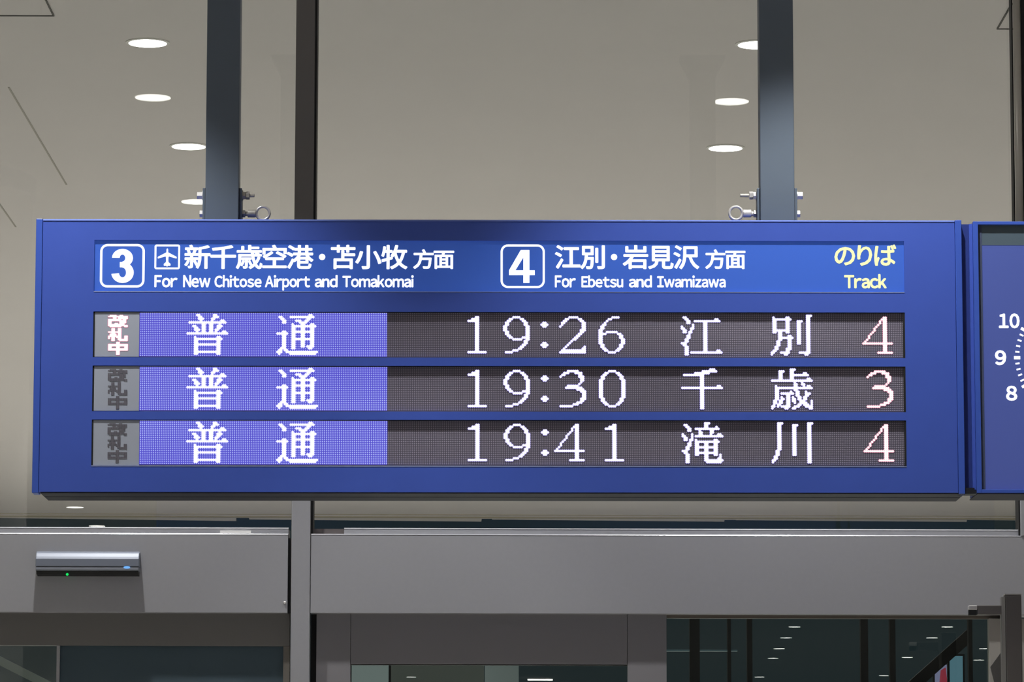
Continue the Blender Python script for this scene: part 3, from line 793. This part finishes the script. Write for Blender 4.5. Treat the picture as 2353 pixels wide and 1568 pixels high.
# ------------------------------------------------------------------ beyond the doors
vf = empty('vestibule_frame', (0, 21.0, 0)); tag(vf, 'dark slim framed partition seen through the lower right glass', 'partition')
YV = 21.0
m_dark = mat('dark_frame', (9, 11, 12), .9, spec=.1)
zv = W(1700, 1330, YV).z
for l, r in ((1585, 1608), (1672, 1680), (1717, 1729), (1978, 1995), (2045, 2058), (2226, 2235)):
    p, q = W(l, 1500, YV).x, W(r, 1500, YV).x
    obj('post', MB().box(p, q, 0, .06, 0, zv), m_dark, vf)
p, q = W(1500, 1500, YV).x, W(2300, 1500, YV).x
obj('top_rail', MB().box(p, q, 0, .06, zv + .0005, zv + .08), m_dark, vf)
zA = W(1600, 1497, YV).z
obj('cross_rail', MB().box(W(1520, 1500, YV).x, W(1695, 1500, YV).x, .012, .05, zA, zA + .008), mat('rail_blue_grey', (84, 110, 118), .3, .3), vf)
# sloping beam and lit boards further back
a, b = W(2228, 1443, 24.0), W(2080, 1575, 24.0)
mb = MB().prism([(a.x, a.z), (a.x + .0, a.z - .09), (b.x, b.z - .09), (b.x, b.z)], 24.0, 24.12)
tag(obj('sloping_beam', mb, m_dark), 'dark sloping handrail beam behind the lower right glass', 'beam')
def board(px0, px1, py0, Y, m, lab, nm='poster', cat='poster'):
    a = W(px0, py0, Y); b = W(px1, py0, Y)
    t = empty(nm, (a.x, Y, 0)); tag(t, lab, cat)
    obj('panel', MB().box(0, b.x - a.x, 0, .03, a.z - 1.1, a.z), m, t)
    obj('frame', MB().box(-.012, b.x - a.x + .012, .005, .05, a.z - 1.13, a.z + .012), m_dark, t)
    obj('stand', MB().box(.05, b.x - a.x - .05, .02, .05, 0, a.z - 1.131), m_dark, t)
    return t
pb = board(2148, 2180, 1528, 26, emat('poster_pale', (112, 112, 140), 1), 'pale poster with a red figure low in the right glass')
a = W(2158, 1534, 25.99); b = W(2178, 1575, 25.99)
obj('red_print', MB().prism([(a.x - pb.location.x + .01, a.z - .02), (b.x - pb.location.x - .012, a.z), (b.x - pb.location.x, b.z), (a.x - pb.location.x, b.z)], -.003, -.001), emat('poster_red', (132, 44, 58), 1), pb)
board(2182, 2212, 1508, 25, emat('poster_cyan', (76, 108, 120), 1), 'pale blue lit panel low in the right glass')
wb = board(808, 893, 1529, 22, emat('panel_lit_tone', (104, 112, 110), 1), 'pale panel with painted-in glow behind the top left of the wide door glass', 'pale_panel', 'panel')  # no lamp: the pale panel's lit tone is given as emission
# far wall behind the wide door; light falloff stepped into the piece colours
a, b = W(893, 1520, 30), W(1112, 1520, 30)
struct(obj('wall_back', MB().box(a.x, b.x, 30, 30.1, 0, a.z), mat('far_wall_half_lit', (84, 92, 90), .8)))

a, b = W(1114, 1520, 31), W(1192, 1520, 31)
struct(obj('wall_back', MB().box(a.x, b.x, 31, 31.1, 0, a.z), mat('far_wall_dim', (60, 68, 68), .8)))  # next step of the falloff, coloured darker
# tube light of the hall mirrored in the wide door
x, y = virt(1241, 1559)
t = empty('tube_light', (x, y, CEIL)); tag(t, 'mirrored tube light low in the right half of the wide door glass', 'ceiling light')
obj('tube', MB().cylx(-.21, .21, 0, -.03, .012, 12), m_lamp, t)
obj('tray', MB().box(-.23, .23, -.04, .04, -.012, 0), m_rim, t)
# pale sloping bar standing for a blurred reflection in the left door
a, b = W(-60, 1478, 20), W(126, 1572, 20)
mb = MB().prism([(a.x, a.z), (a.x, a.z - .045), (b.x, b.z - .045), (b.x, b.z)], 20, 20.06)
tag(obj('sloping_reflection', mb, mat('pale_reflection', (120, 130, 130), .5)), 'pale sloping bar standing for a reflection in the narrow left strip of door glass', 'reflection')
# brace behind the barrier post
yb_ = .062
pts = [W(2276, 1533, YP + yb_), W(2304, 1495, YP + yb_), W(2304, 1572, YP + yb_), W(2286, 1572, YP + yb_)]
obj('brace', MB().prism([(p.x - bp.location.x, p.z) for p in reversed(pts)], yb_, yb_ + .012), mat('brace_dark', (88, 86, 84), .5), bp)
